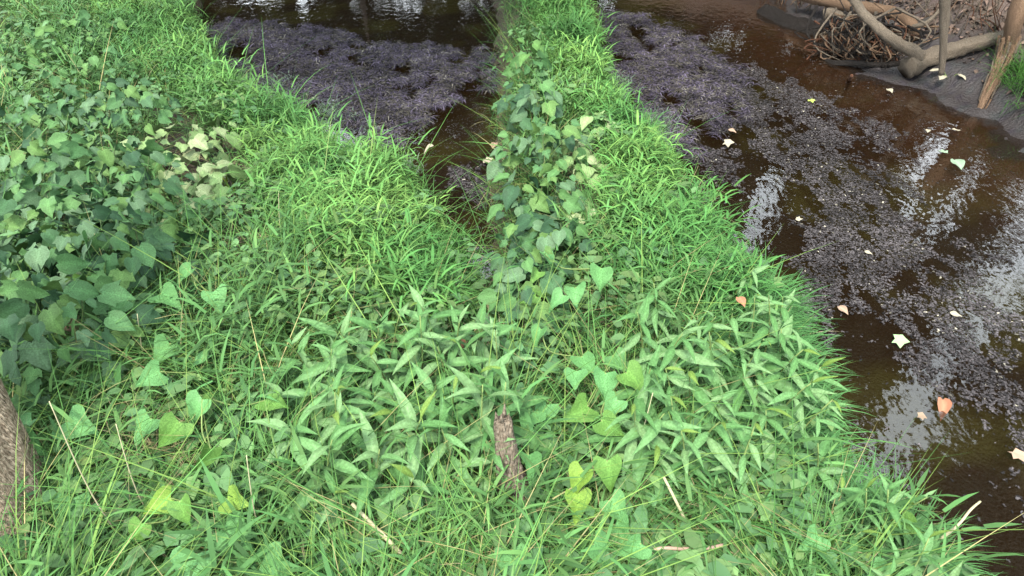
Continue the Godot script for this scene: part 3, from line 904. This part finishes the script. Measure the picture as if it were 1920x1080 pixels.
func lance_plants() -> void:
	for v in 5:
		lance_meshes.append(leaf_mesh("lance", 1.0, [0.21, 0.25, 0.19, 0.23, 0.2][v], [0.25, 0.45, 0.35, 0.6, 0.15][v], 0.35, 40 + v))
	lance_mats = [leaf_paint(Color(0.130, 0.275, 0.105) * 1.1), leaf_paint(Color(0.095, 0.225, 0.075) * 1.1), leaf_paint(Color(0.165, 0.295, 0.130) * 1.1), leaf_paint(Color(0.17, 0.28, 0.06))]
	stem_mat = paint(Color(0.16, 0.22, 0.07), 0.6)
	var st := begin()
	var pts := PackedVector3Array()
	for i in 9: pts.append(stem_at(i / 8.0))
	tube(st, pts, taper(9, 0.011, 0.005), 6)
	stem_mesh = done(st)
	var rows_in := {
		"back": [Vector2(-0.591, -1.568), Vector2(-0.492, -1.528), Vector2(-0.425, -1.568), Vector2(-0.338, -1.535), Vector2(-0.259, -1.568), Vector2(-0.172, -1.520), Vector2(-0.101, -1.551)],
		"second": [Vector2(-0.675, -1.426), Vector2(-0.581, -1.395), Vector2(-0.500, -1.426), Vector2(-0.406, -1.385), Vector2(-0.324, -1.426), Vector2(-0.232, -1.378), Vector2(-0.148, -1.414), Vector2(-0.069, -1.385)],
		"middle": [Vector2(-0.681, -1.255), Vector2(-0.596, -1.277), Vector2(-0.506, -1.244), Vector2(-0.430, -1.272), Vector2(-0.335, -1.244), Vector2(-0.255, -1.266), Vector2(-0.163, -1.234), Vector2(-0.082, -1.259)],
		"fourth": [Vector2(-0.619, -1.114), Vector2(-0.546, -1.133), Vector2(-0.453, -1.095), Vector2(-0.374, -1.133), Vector2(-0.284, -1.095), Vector2(-0.202, -1.124), Vector2(-0.116, -1.105), Vector2(-0.055, -1.133)],
		"front": [Vector2(-0.524, -1.007), Vector2(-0.400, -0.981), Vector2(-0.293, -0.956), Vector2(-0.181, -1.015), Vector2(-0.082, -0.998), Vector2(-0.434, -0.891)]}
	for row in rows_in:
		var list: Array = rows_in[row]
		for i in list.size():
			var q: Vector2 = list[i]
			lance_plant("pale green lance-leaved plant, %s from the inlet side in the %s row of its clump" % [ORD[i], row], q, rng.randf_range(0.24, 0.36), rng.randi_range(11, 14), rng.randf_range(0.135, 0.19), "lance-leaved plants on the bank before the inlet", Vector3(0.1, -0.05, 0.15))
	var rows_out := {
		"back": [Vector2(0.904, -1.918), Vector2(0.961, -1.802), Vector2(0.990, -1.680)],
		"second": [Vector2(0.537, -1.623), Vector2(0.613, -1.581), Vector2(0.700, -1.637), Vector2(0.774, -1.595), Vector2(0.871, -1.637), Vector2(0.933, -1.595), Vector2(0.988, -1.541)],
		"third": [Vector2(0.458, -1.438), Vector2(0.535, -1.426), Vector2(0.622, -1.463), Vector2(0.693, -1.426), Vector2(0.782, -1.463), Vector2(0.853, -1.434), Vector2(0.934, -1.463), Vector2(0.951, -1.367)],
		"fourth": [Vector2(0.437, -1.266), Vector2(0.509, -1.255), Vector2(0.590, -1.287), Vector2(0.656, -1.255), Vector2(0.742, -1.294), Vector2(0.807, -1.266), Vector2(0.883, -1.294), Vector2(0.911, -1.234)],
		"fifth": [Vector2(0.379, -1.114), Vector2(0.472, -1.114), Vector2(0.563, -1.105), Vector2(0.671, -1.133), Vector2(0.764, -1.133)],
		"front": [Vector2(0.418, -0.998), Vector2(0.511, -1.015), Vector2(0.605, -0.998), Vector2(0.339, -1.069)]}
	for row in rows_out:
		var list: Array = rows_out[row]
		for i in list.size():
			var q: Vector2 = list[i]
			lance_plant("tall lance-leaved plant, %s from the stump side in the %s row beside the stream" % [ORD[i], row], q, rng.randf_range(0.26, 0.4), rng.randi_range(11, 14), rng.randf_range(0.115, 0.17), "lance-leaved plants beside the stream", Vector3(0, -0.25, 0.65))
	var lone := [[Vector2(0.993, -1.087), "young lance-leaved shoot rising alone at the water's edge beyond the straw"],
		[Vector2(0.978, -0.884), "lance-leaved plant in the coarse grass just inside the stream's near edge"],
		[Vector2(1.110, -0.964), "lance-leaved plant leaning out over the dark water by the bare twig"],
		[Vector2(1.085, -0.831), "dense lance-leaved plant between the bare twig and the coarse grass"],
		[Vector2(0.971, -0.780), "lance-leaved plant beside the patch of straw near the stream"],
		[Vector2(1.103, -0.739), "outermost lance-leaved plant with its leaves spread over the water"],
		[Vector2(0.900, -0.858), "small lance-leaved plant just behind the straw patch"]]
	lone += [[Vector2(0.910, -1.033), "lance-leaved plant at the bank's lip before the lone shoot"],
		[Vector2(0.959, -0.956), "lance-leaved plant half hidden in the coarse grass behind the bare twig"],
		[Vector2(1.031, -0.876), "lance-leaved plant with broad leaves in the middle of the edge grass"],
		[Vector2(1.166, -0.927), "lance-leaved shoot farthest out over the dark water"],
		[Vector2(1.008, -0.746), "lance-leaved plant low at the bank's lip below the bare twig"],
		[Vector2(0.899, -0.739), "lance-leaved plant beyond the straw, leaves spread low"],
		[Vector2(0.794, -0.964), "lance-leaved plant in plain grass between clump and straw"]]
	for l in lone:
		lance_plant(l[1], l[0], rng.randf_range(0.2, 0.32), 10, 0.105, "lance-leaved plants at the stream's near edge")

# ---------------------------------------------------------------- broad-leaved plants
func leafy(called: String, label: String, p: Vector2, tall: float, wide: float, n: int, size: float, meshes: Array, mats: Array, group: String, face := Vector3(0, 1, 0.6)) -> Node3D:
	var o := thing(called, label, "plant", on_ground(p), group)
	for k in 3:
		var s := begin()
		var a := k * 2.1 + rng.randf()
		var top := Vector3(cos(a) * wide * 0.6, tall * 0.9, sin(a) * wide * 0.6)
		tube(s, curve([Vector3(0, -0.02, 0), top * 0.4 + Vector3(0.02, 0.03, 0.01), top * Vector3(1, 0.8, 1)], 4), taper(9, 0.0045, 0.002), 5)
		part("stem", done(s), green_stem, o)
	for k in n:
		var a := k * 2.4 + rng.randfn() * 0.2
		var rad := wide * sqrt((k + 0.5) / n)
		var y := tall * (0.25 + 0.75 * (1.0 - pow(rad / wide, 2.0) * 0.7) * rng.randf_range(0.55, 1.1))
		var d := Vector3(cos(a), rng.randf_range(-0.75, 0.0), sin(a) + 0.45).normalized()
		var l := part("leaf", meshes[rng.randi() % meshes.size()], mats[rng.randi() % mats.size()], o)
		l.transform = Transform3D(aim(d, size * rng.randf_range(0.4, 1.2), rng.randfn() * 0.5, face + Vector3(rng.randfn(), 0, rng.randfn()) * 0.35), Vector3(cos(a) * rad, y, sin(a) * rad))
	return o

var green_stem: StandardMaterial3D
var broad_meshes := []
var broad_mats := []

func leafy_plants() -> void:
	green_stem = paint(Color(0.06, 0.10, 0.035), 0.7)
	for v in 4:
		broad_meshes.append(leaf_mesh(["ovate", "lobed", "ovate", "lobed"][v], 1.0, [0.78, 0.95, 0.7, 1.0][v], [0.2, 0.35, 0.45, 0.15][v], 0.18, 60 + v))
	broad_mats = [leaf_paint(Color(0.085, 0.205, 0.080)), leaf_paint(Color(0.062, 0.150, 0.066)), leaf_paint(Color(0.110, 0.245, 0.085)), leaf_paint(Color(0.120, 0.220, 0.120)), leaf_paint(Color(0.13, 0.25, 0.075)), leaf_paint(Color(0.040, 0.105, 0.052))]
	var fresh := [broad_mats[2], leaf_paint(Color(0.10, 0.21, 0.06) * 1.2), broad_mats[0]]
	var rows := {
		"farthest": [Vector2(-3.603, -4.682), Vector2(-3.259, -4.621), Vector2(-3.176, -4.942)],
		"second": [Vector2(-3.201, -3.973), Vector2(-2.918, -3.925), Vector2(-2.785, -4.121)],
		"third": [Vector2(-2.679, -3.152), Vector2(-2.472, -3.187), Vector2(-2.314, -3.295), Vector2(-2.089, -3.222)],
		"fourth": [Vector2(-2.314, -2.591), Vector2(-2.159, -2.618), Vector2(-2.002, -2.645), Vector2(-1.815, -2.591)],
		"fifth": [Vector2(-2.052, -2.191), Vector2(-1.912, -2.212), Vector2(-1.759, -2.212), Vector2(-1.627, -2.255)],
		"sixth": [Vector2(-1.906, -1.909), Vector2(-1.776, -1.909), Vector2(-1.654, -1.944), Vector2(-1.512, -1.944)],
		"nearest": [Vector2(-1.777, -1.668), Vector2(-1.664, -1.668), Vector2(-1.625, -1.452), Vector2(-1.523, -1.503)]}
	var i := 0
	for row in rows:
		for q: Vector2 in rows[row]:
			var small: bool = row in ["farthest", "second"]
			leafy("broad_leaf_plant", "dark broad-leaved plant, %s from the outer side in the %s row of the thicket" % [ORD[rows[row].find(q)], row], q, rng.randf_range(0.34, 0.44) if not small else 0.28, 0.25, 46, rng.randf_range(0.066, 0.1) if not small else 0.075, broad_meshes, fresh if small else broad_mats, "broad-leaved plants along the bank's landward side")
			i += 1
	var rows2 := {
		"farthest": [Vector2(0.020, -4.809), Vector2(0.125, -4.224)],
		"second": [Vector2(0.039, -3.744), Vector2(0.163, -3.575)],
		"third": [Vector2(0.033, -3.051), Vector2(0.150, -2.987), Vector2(0.269, -3.152)],
		"fourth": [Vector2(0.036, -2.527), Vector2(0.146, -2.578), Vector2(0.247, -2.631)],
		"fifth": [Vector2(0.035, -2.183), Vector2(0.132, -2.225), Vector2(0.211, -2.246)],
		"sixth": [Vector2(0.037, -1.955), Vector2(0.114, -1.992)],
		"nearest": [Vector2(0.029, -1.768), Vector2(0.102, -1.882)]}
	for row in rows2:
		for q: Vector2 in rows2[row]:
			leafy("broad_leaf_plant", "broad-leaved plant on the grassy spit, %s from the inlet in the %s row" % [ORD[rows2[row].find(q)], row], q, rng.randf_range(0.3, 0.4), 0.13, 20, rng.randf_range(0.075, 0.105), broad_meshes, broad_mats if row != "farthest" else fresh, "broad-leaved plants on the spit between inlet and stream")
	var pale := [leaf_paint(Color(0.31, 0.44, 0.20)), leaf_paint(Color(0.22, 0.35, 0.14)), leaf_paint(Color(0.38, 0.46, 0.26))]
	var wilted := [[Vector2(-2.000, -3.055), "wilting pale plant next to the dark thicket, its leaves limp"], [Vector2(-1.874, -3.189), "wilting pale plant at the back edge of the bare patch"], [Vector2(-1.716, -3.289), "wilting pale plant nearest the fresh grass behind the bare patch"], [Vector2(-1.786, -2.749), "largest wilting pale plant in the bare patch, leaves spread flat"], [Vector2(-1.639, -2.858), "wilting yellowish plant in the middle of the bare patch"], [Vector2(-1.434, -2.730), "wilting pale plant with narrow leaves at the bare patch's end"], [Vector2(-1.596, -2.531), "low wilting plant at the near edge of the bare patch"],
		[Vector2(0.343, -3.182), "wilting pale plant behind the thicket on the spit"], [Vector2(0.470, -3.393), "wilting pale plant amid the spit's fresh grass"], [Vector2(0.380, -2.914), "wilting pale plant in the bare gap of the spit"], [Vector2(0.313, -2.596), "low wilting pale plant beside the spit's thicket"], [Vector2(0.420, -2.484), "wilting yellowish plant at the near end of the spit's bare gap"]]
	for w in wilted:
		leafy("wilting_plant", w[1], w[0], 0.19, 0.17 if w[0].x < -0.3 else 0.12, 16, 0.105, broad_meshes, pale, "wilting pale plants", Vector3(0, 1, 0.2))

# ---------------------------------------------------------------- vines with triangular leaves
var tri_meshes := []

func vine(label: String, spots: Array, size: float, mats: Array, lift := 0.2) -> void:
	var root: Vector2 = spots[0]
	var o := thing("triangle_leaf_vine", label, "vine", on_ground(root), "vines with triangular leaves")
	var prev := Vector3(0, 0.0, 0)
	for k in spots.size():
		var g: Vector3 = on_ground(spots[k], lift * rng.randf_range(1.0, 1.3))
		var q := g - o.position
		var s := begin()
		var c := curve([prev, prev.lerp(q, 0.5) + Vector3(rng.randfn() * 0.02, -0.04, 0), q], 4)
		tube(s, c, taper(c.size(), 0.0028, 0.0016), 5)
		part("stem", done(s), stem_mat, o)
		var d := Vector3(rng.randf_range(-1.3, 1.3), rng.randf_range(-0.6, 0.1), rng.randf_range(0.5, 1.0))
		var l := part("leaf", tri_meshes[rng.randi() % 3], mats[rng.randi() % mats.size()], o)
		l.transform = Transform3D(aim(d, size * rng.randf_range(0.9, 1.25), rng.randfn() * 0.4, Vector3(rng.randf_range(-0.3, 0.3), 1, 0.4)), q)
		prev = q

func vines() -> void:
	for v in 3:
		tri_meshes.append(leaf_mesh("triangle", 1.0, [0.95, 1.1, 0.85][v], [0.35, 0.15, 0.55][v], [0.25, 0.12, 0.35][v], 80 + v))
	var mint := [leaf_paint(Color(0.115, 0.285, 0.105) * 1.2), leaf_paint(Color(0.10, 0.25, 0.085) * 1.2)]
	var lime := [leaf_paint(Color(0.20, 0.34, 0.055)), leaf_paint(Color(0.13, 0.28, 0.06))]
	vine("vine with one large triangular leaf in front of the dark thicket", [Vector2(-1.576, -1.872)], 0.105, mint, 0.3)
	vine("bright yellow-green young vine at the thicket's near edge", [Vector2(-1.632, -1.788), Vector2(-1.580, -1.772), Vector2(-1.714, -1.901), Vector2(-1.513, -1.711)], 0.075, lime, 0.22)
	vine("vine holding four broad mint-green triangular leaves above the grass", [Vector2(-1.361, -1.639), Vector2(-1.293, -1.726), Vector2(-1.222, -1.845), Vector2(-1.100, -1.738)], 0.09, mint, 0.22)
	vine("low vine with three small triangular leaves below the thicket", [Vector2(-1.161, -1.483), Vector2(-1.014, -1.440), Vector2(-1.125, -1.339)], 0.07, mint, 0.18)
	vine("vine with greyish triangular leaves beside the dry curled leaf", [Vector2(-1.442, -1.465), Vector2(-1.391, -1.491), Vector2(-1.301, -1.380)], 0.085, [mint[1], broad_mats[3]], 0.2)
	vine("yellow-green vine sprawling before the pale lance-leaved clump", [Vector2(-1.082, -1.164), Vector2(-0.971, -1.129), Vector2(-0.929, -1.205), Vector2(-0.840, -1.029), Vector2(-0.978, -1.268), Vector2(-0.743, -1.209)], 0.085, [mint[0], lime[1], mint[0], lime[0]], 0.2)
	vine("vine with rounded triangular leaves beside the leaning tree trunk", [Vector2(-1.406, -1.051), Vector2(-1.406, -1.135), Vector2(-1.312, -1.145), Vector2(-1.407, -1.078)], 0.09, mint, 0.18)
	vine("vine with a bright lime leaf standing up near the fallen stick", [Vector2(-0.858, -0.868), Vector2(-0.757, -0.899), Vector2(-0.893, -0.884), Vector2(-0.954, -0.831)], 0.07, lime, 0.2)
	vine("cluster of large triangular leaves low at the bank's near edge", [Vector2(-0.744, -0.821), Vector2(-0.655, -0.764), Vector2(-0.787, -0.750), Vector2(-0.568, -0.743)], 0.088, mint, 0.18)
	vine("vine leaf pointing to the trunk over the dark grass", [Vector2(-1.198, -0.923)], 0.09, mint, 0.15)
	vine("upright vine with four triangular leaves before the spit's thicket", [Vector2(0.185, -1.703), Vector2(0.242, -1.811), Vector2(0.334, -1.821), Vector2(0.131, -2.052)], 0.085, mint, 0.24)
	vine("bright yellow-green young vine at the foot of the spit's thicket", [Vector2(0.105, -1.901), Vector2(0.119, -1.835), Vector2(0.091, -1.788)], 0.07, lime, 0.22)
	vine("vine with drooping triangular leaves behind the stump", [Vector2(0.102, -1.556), Vector2(0.231, -1.433), Vector2(0.339, -1.440), Vector2(0.208, -1.357)], 0.075, mint, 0.2)
	vine("yellow-green vine climbing through grass before the tall lance leaves", [Vector2(0.228, -1.200), Vector2(0.287, -1.289), Vector2(0.355, -1.300), Vector2(0.260, -1.125), Vector2(0.318, -1.205)], 0.085, [mint[0], lime[1], lime[0]], 0.22)
	vine("vine with broad leaves just behind the stump's foot", [Vector2(0.065, -1.194), Vector2(0.045, -1.024), Vector2(0.107, -1.225)], 0.085, mint, 0.18)
	vine("lime-green vine leaf standing above the pinkish stick", [Vector2(0.259, -0.981), Vector2(0.190, -0.948), Vector2(0.172, -0.907)], 0.08, lime, 0.22)
	vine("large-leaved vine lying over the pinkish stick", [Vector2(0.322, -0.771), Vector2(0.262, -0.897), Vector2(0.269, -0.836), Vector2(0.206, -0.778)], 0.088, mint, 0.18)
	vine("single round vine leaf at the stump's near side", [Vector2(-0.004, -0.747)], 0.088, mint, 0.18)
	vine("vine with bright leaves in the coarse grass near the stream", [Vector2(0.862, -0.836), Vector2(0.922, -0.750), Vector2(0.800, -0.821), Vector2(1.076, -0.897)], 0.065, [mint[0], lime[1]], 0.18)
	vine("vine with pale leaves between stream grass and lance-leaved clump", [Vector2(0.929, -1.205), Vector2(0.962, -1.164), Vector2(0.887, -1.225)], 0.085, mint, 0.16)

# ---------------------------------------------------------------- sticks and fallen leaves
func small_things() -> void:
	var pink := paint(Color(0.36, 0.25, 0.19), 0.85)
	var strawm := paint(Color(0.36, 0.33, 0.20), 0.8)
	wood("fallen_stick", "pale pinkish stick lying in the grass by the stump", "stick", [Vector3(0.030, 0.170, -0.765), Vector3(0.067, 0.175, -0.751), Vector3(0.135, 0.170, -0.759), Vector3(0.194, 0.140, -0.783)], 0.008, 0.006, pink, 8, 0.1)
	wood("fallen_stick", "thin pinkish stick under the straw, pointing to the stream", "stick", [Vector3(0.344, 0.160, -0.785), Vector3(0.412, 0.165, -0.787), Vector3(0.481, 0.160, -0.787), Vector3(0.560, 0.140, -0.809)], 0.006, 0.005, pink, 8, 0.1)
	wood("fallen_stick", "long grey-tan stick slanting through the grass below the lance leaves", "stick", [Vector3(-0.421, 0.220, -0.880), Vector3(-0.359, 0.200, -0.831), Vector3(-0.308, 0.180, -0.791), Vector3(-0.254, 0.130, -0.757)], 0.005, 0.006, strawm, 6, 0.1)
	wood("fallen_stick", "thin pale twig standing aslant in front of the tall lance leaves", "stick", [Vector3(0.409, 0.240, -0.947), Vector3(0.437, 0.200, -0.907), Vector3(0.470, 0.140, -0.879)], 0.004, 0.005, strawm, 6, 0.1)
	wood("bare_twig", "bare pale forked twig reaching over the water from the bank", "twig", [Vector3(1.166, 0.100, -0.848), Vector3(1.193, 0.150, -0.858), Vector3(1.247, 0.160, -0.899), Vector3(1.295, 0.150, -0.929)], 0.004, 0.003, strawm, 6, 0.1)
	var stalks := [[Vector2(-1.074, -0.853), 0.62, "tall thin straw stalk standing upright in the near grass"], [Vector2(-1.023, -0.917), 0.45, "thin straw stalk beside the tallest one, leaning to the clump"], [Vector2(-0.686, -0.853), 0.4, "short straw stalk standing before the lance-leaved clump"], [Vector2(-1.034, -2.253), 0.3, "pale straw stalk in the bright grass by the inlet"], [Vector2(-1.291, -1.486), 0.3, "forked dry stalk below the four mint-green leaves"], [Vector2(0.367, -1.093), 0.35, "straw stalk among vines by the tall lance leaves"]]
	for s in stalks:
		var p := on_ground(s[0])
		wood("dry_stalk", s[2], "stalk", [p, p + Vector3(0.01, s[1] * 0.5, -0.01), p + Vector3(0.03, s[1], -0.05)], 0.0022, 0.0012, strawm, 5, 0.0, "dry straw stalks")
	# yellow blades
	for b in [[Vector2(-0.871, -2.037), "yellow-green upright blade at the bare spot by the inlet's bright grass"], [Vector2(0.573, -2.148), "yellow-green upright blade in the spit's bright grass"], [Vector2(-1.507, -2.835), "yellow-green blade beside the wilting plants"]]:
		var st := begin()
		for k in 4:
			blade(st, Vector3(k * 0.012, 0, 0), 0.6 + k * 1.4, 1.35, 0.35, 0.16 - 0.02 * k, 0.014, 5, Color.WHITE)
		var o := part("yellow_blade", done(st, false), paint(Color(0.30, 0.38, 0.04), 0.5, Color(0.5, 0.5, 0.5)))
		o.position = on_ground(b[0])
		tag(o, b[1], "grass blade", "yellow-green blades")
	# leaves lying on the water, the mud and the grass
	var maples := [maple_mesh(1.0, 1), maple_mesh(1.0, 2), maple_mesh(1.0, 3)]
	var oval := leaf_mesh("ovate", 1.0, 0.7, 0.1, 0.25, 91)
	var curl := leaf_mesh("ovate", 1.0, 0.6, 0.6, 0.7, 92)
	var green := paint(Color(0.24, 0.36, 0.18), 0.6)
	var yellow := paint(Color(0.28, 0.36, 0.08), 0.6)
	var orange := paint(Color(0.32, 0.14, 0.08), 0.7)
	var buff := paint(Color(0.30, 0.21, 0.15), 0.8)
	var cream := paint(Color(0.30, 0.27, 0.20), 0.8)
	var sage := paint(Color(0.20, 0.28, 0.19), 0.6)
	var brown := paint(Color(0.22, 0.16, 0.11), 0.7)
	for l in [
		[Vector3(1.802, -0.345, -2.057), maples[0], 0.11, green, 0.2, "pale green lobed leaf floating at the edge of the grey raft"],
		[Vector3(1.825, -0.345, -1.699), curl, 0.09, orange, 1.9, "curled orange leaf floating at the raft's near edge"],
		[Vector3(1.961, -0.340, -1.429), maples[1], 0.09, buff, 0.9, "squarish buff leaf lying on the raft near the lens"],
		[Vector3(2.155, -0.345, -2.242), oval, 0.05, cream, 0.3, "small cream leaf on the middle of the grey raft"],
		[Vector3(3.028, -0.345, -3.799), oval, 0.12, sage, 1.6, "sage green oval leaf afloat on the rusty shallows"],
		[Vector3(3.021, -0.345, -3.923), maples[2], 0.09, sage, 2.2, "darker sage leaf afloat beside the oval leaf"],
		[Vector3(2.412, -0.345, -4.796), maples[1], 0.09, yellow, 1.2, "yellow-green leaf afloat on open water past the raft"],
		[Vector3(3.283, -0.340, -4.246), maples[0], 0.10, cream, 2.6, "cream leaf stranded at the rusty shallows' muddy edge"],
		[Vector3(3.086, -0.345, -4.265), oval, 0.05, cream, 2.0, "small cream leaf at the mouth of the rusty shallows"],
		[Vector3(3.128, -0.335, -5.000), oval, 0.07, cream, 1.4, "small cream leaf on the wet mud under the log"],
		[Vector3(1.956, -0.345, -2.750), oval, 0.04, cream, 0.5, "tiny cream leaf in the raft beside a gap"],
		[Vector3(1.628, -0.345, -2.293), oval, 0.06, buff, 1.1, "small buff leaf at the raft's edge near the lance leaves"],
		[Vector3(1.697, -0.345, -3.079), maples[2], 0.06, cream, 0.1, "small cream leaf afloat off the spit's bright grass"],
		[Vector3(1.685, -0.345, -1.615), maples[1], 0.06, brown, 0.1, "small grey-brown leaf afloat beside the curled orange leaf"],
		[Vector3(1.522, -0.330, -4.022), maples[0], 0.12, cream, 0.1, "large pale leaf at the spit's shore on the debris"],
		[Vector3(1.599, -0.330, -4.234), oval, 0.06, buff, 0.7, "small buff leaf upright beside the large pale leaf at the spit"],
		[Vector3(-0.174, -0.330, -3.771), maples[1], 0.12, cream, 0.6, "large pale leaf on the debris at the inlet's inner end"],
		[Vector3(-0.122, -0.340, -4.042), oval, 0.08, buff, 1.7, "buff oval leaf afloat behind the inlet's large pale leaf"],
		[Vector3(-0.547, -0.300, -3.907), curl, 0.08, cream, 2.7, "pale curled leaf at the inlet's grassy edge"],
		[Vector3(-1.572, 0.120, -1.682), curl, 0.12, buff, 2.3, "dry buff curled leaf caught in grass under the thicket"],
		[Vector3(-1.662, 0.140, -1.646), oval, 0.11, brown, 0.3, "drooping brown leaf under the dark thicket"],
		[Vector3(-1.751, 0.160, -2.384), oval, 0.08, orange, 0.8, "red-brown leaf between the thicket and the wilting plants"],
		[Vector3(-0.194, 0.100, -1.645), curl, 0.08, orange, 1.3, "brown curled leaf deep in the pale lance-leaved clump"],
		[Vector3(0.841, 0.200, -1.732), oval, 0.05, orange, 1.3, "small rusty leaf on top of the tall lance leaves"]]:
		var o := part("fallen_leaf", l[1], l[3])
		o.transform = Transform3D(aim(Vector3(cos(l[4]), 0.05, sin(l[4])), l[2], 0.1), l[0])
		tag(o, l[5], "leaf", "fallen leaves")
	# the pale leaves of a seedling at the foot of the hanging stem
	var sd := thing("pale_seedling", "seedling with five round cream leaves on the mud below the stem", "seedling", Vector3(3.664, -0.296, -5.096))
	for k in 5:
		var a := k * 1.26
		var q := Vector3(cos(a) * 0.1, 0.05 + 0.02 * (k % 2), sin(a) * 0.06)
		var s := begin()
		tube(s, PackedVector3Array([Vector3(0, -0.02, 0), q * 0.6 + Vector3(0, 0.02, 0), q]), PackedFloat32Array([0.003, 0.0025, 0.002]), 5)
		part("stem", done(s), stem_mat, sd)
		var lf := part("leaf", oval, cream, sd)
		lf.transform = Transform3D(aim(Vector3(cos(a), -0.1, sin(a) + 0.4), 0.085, 0.0), q)
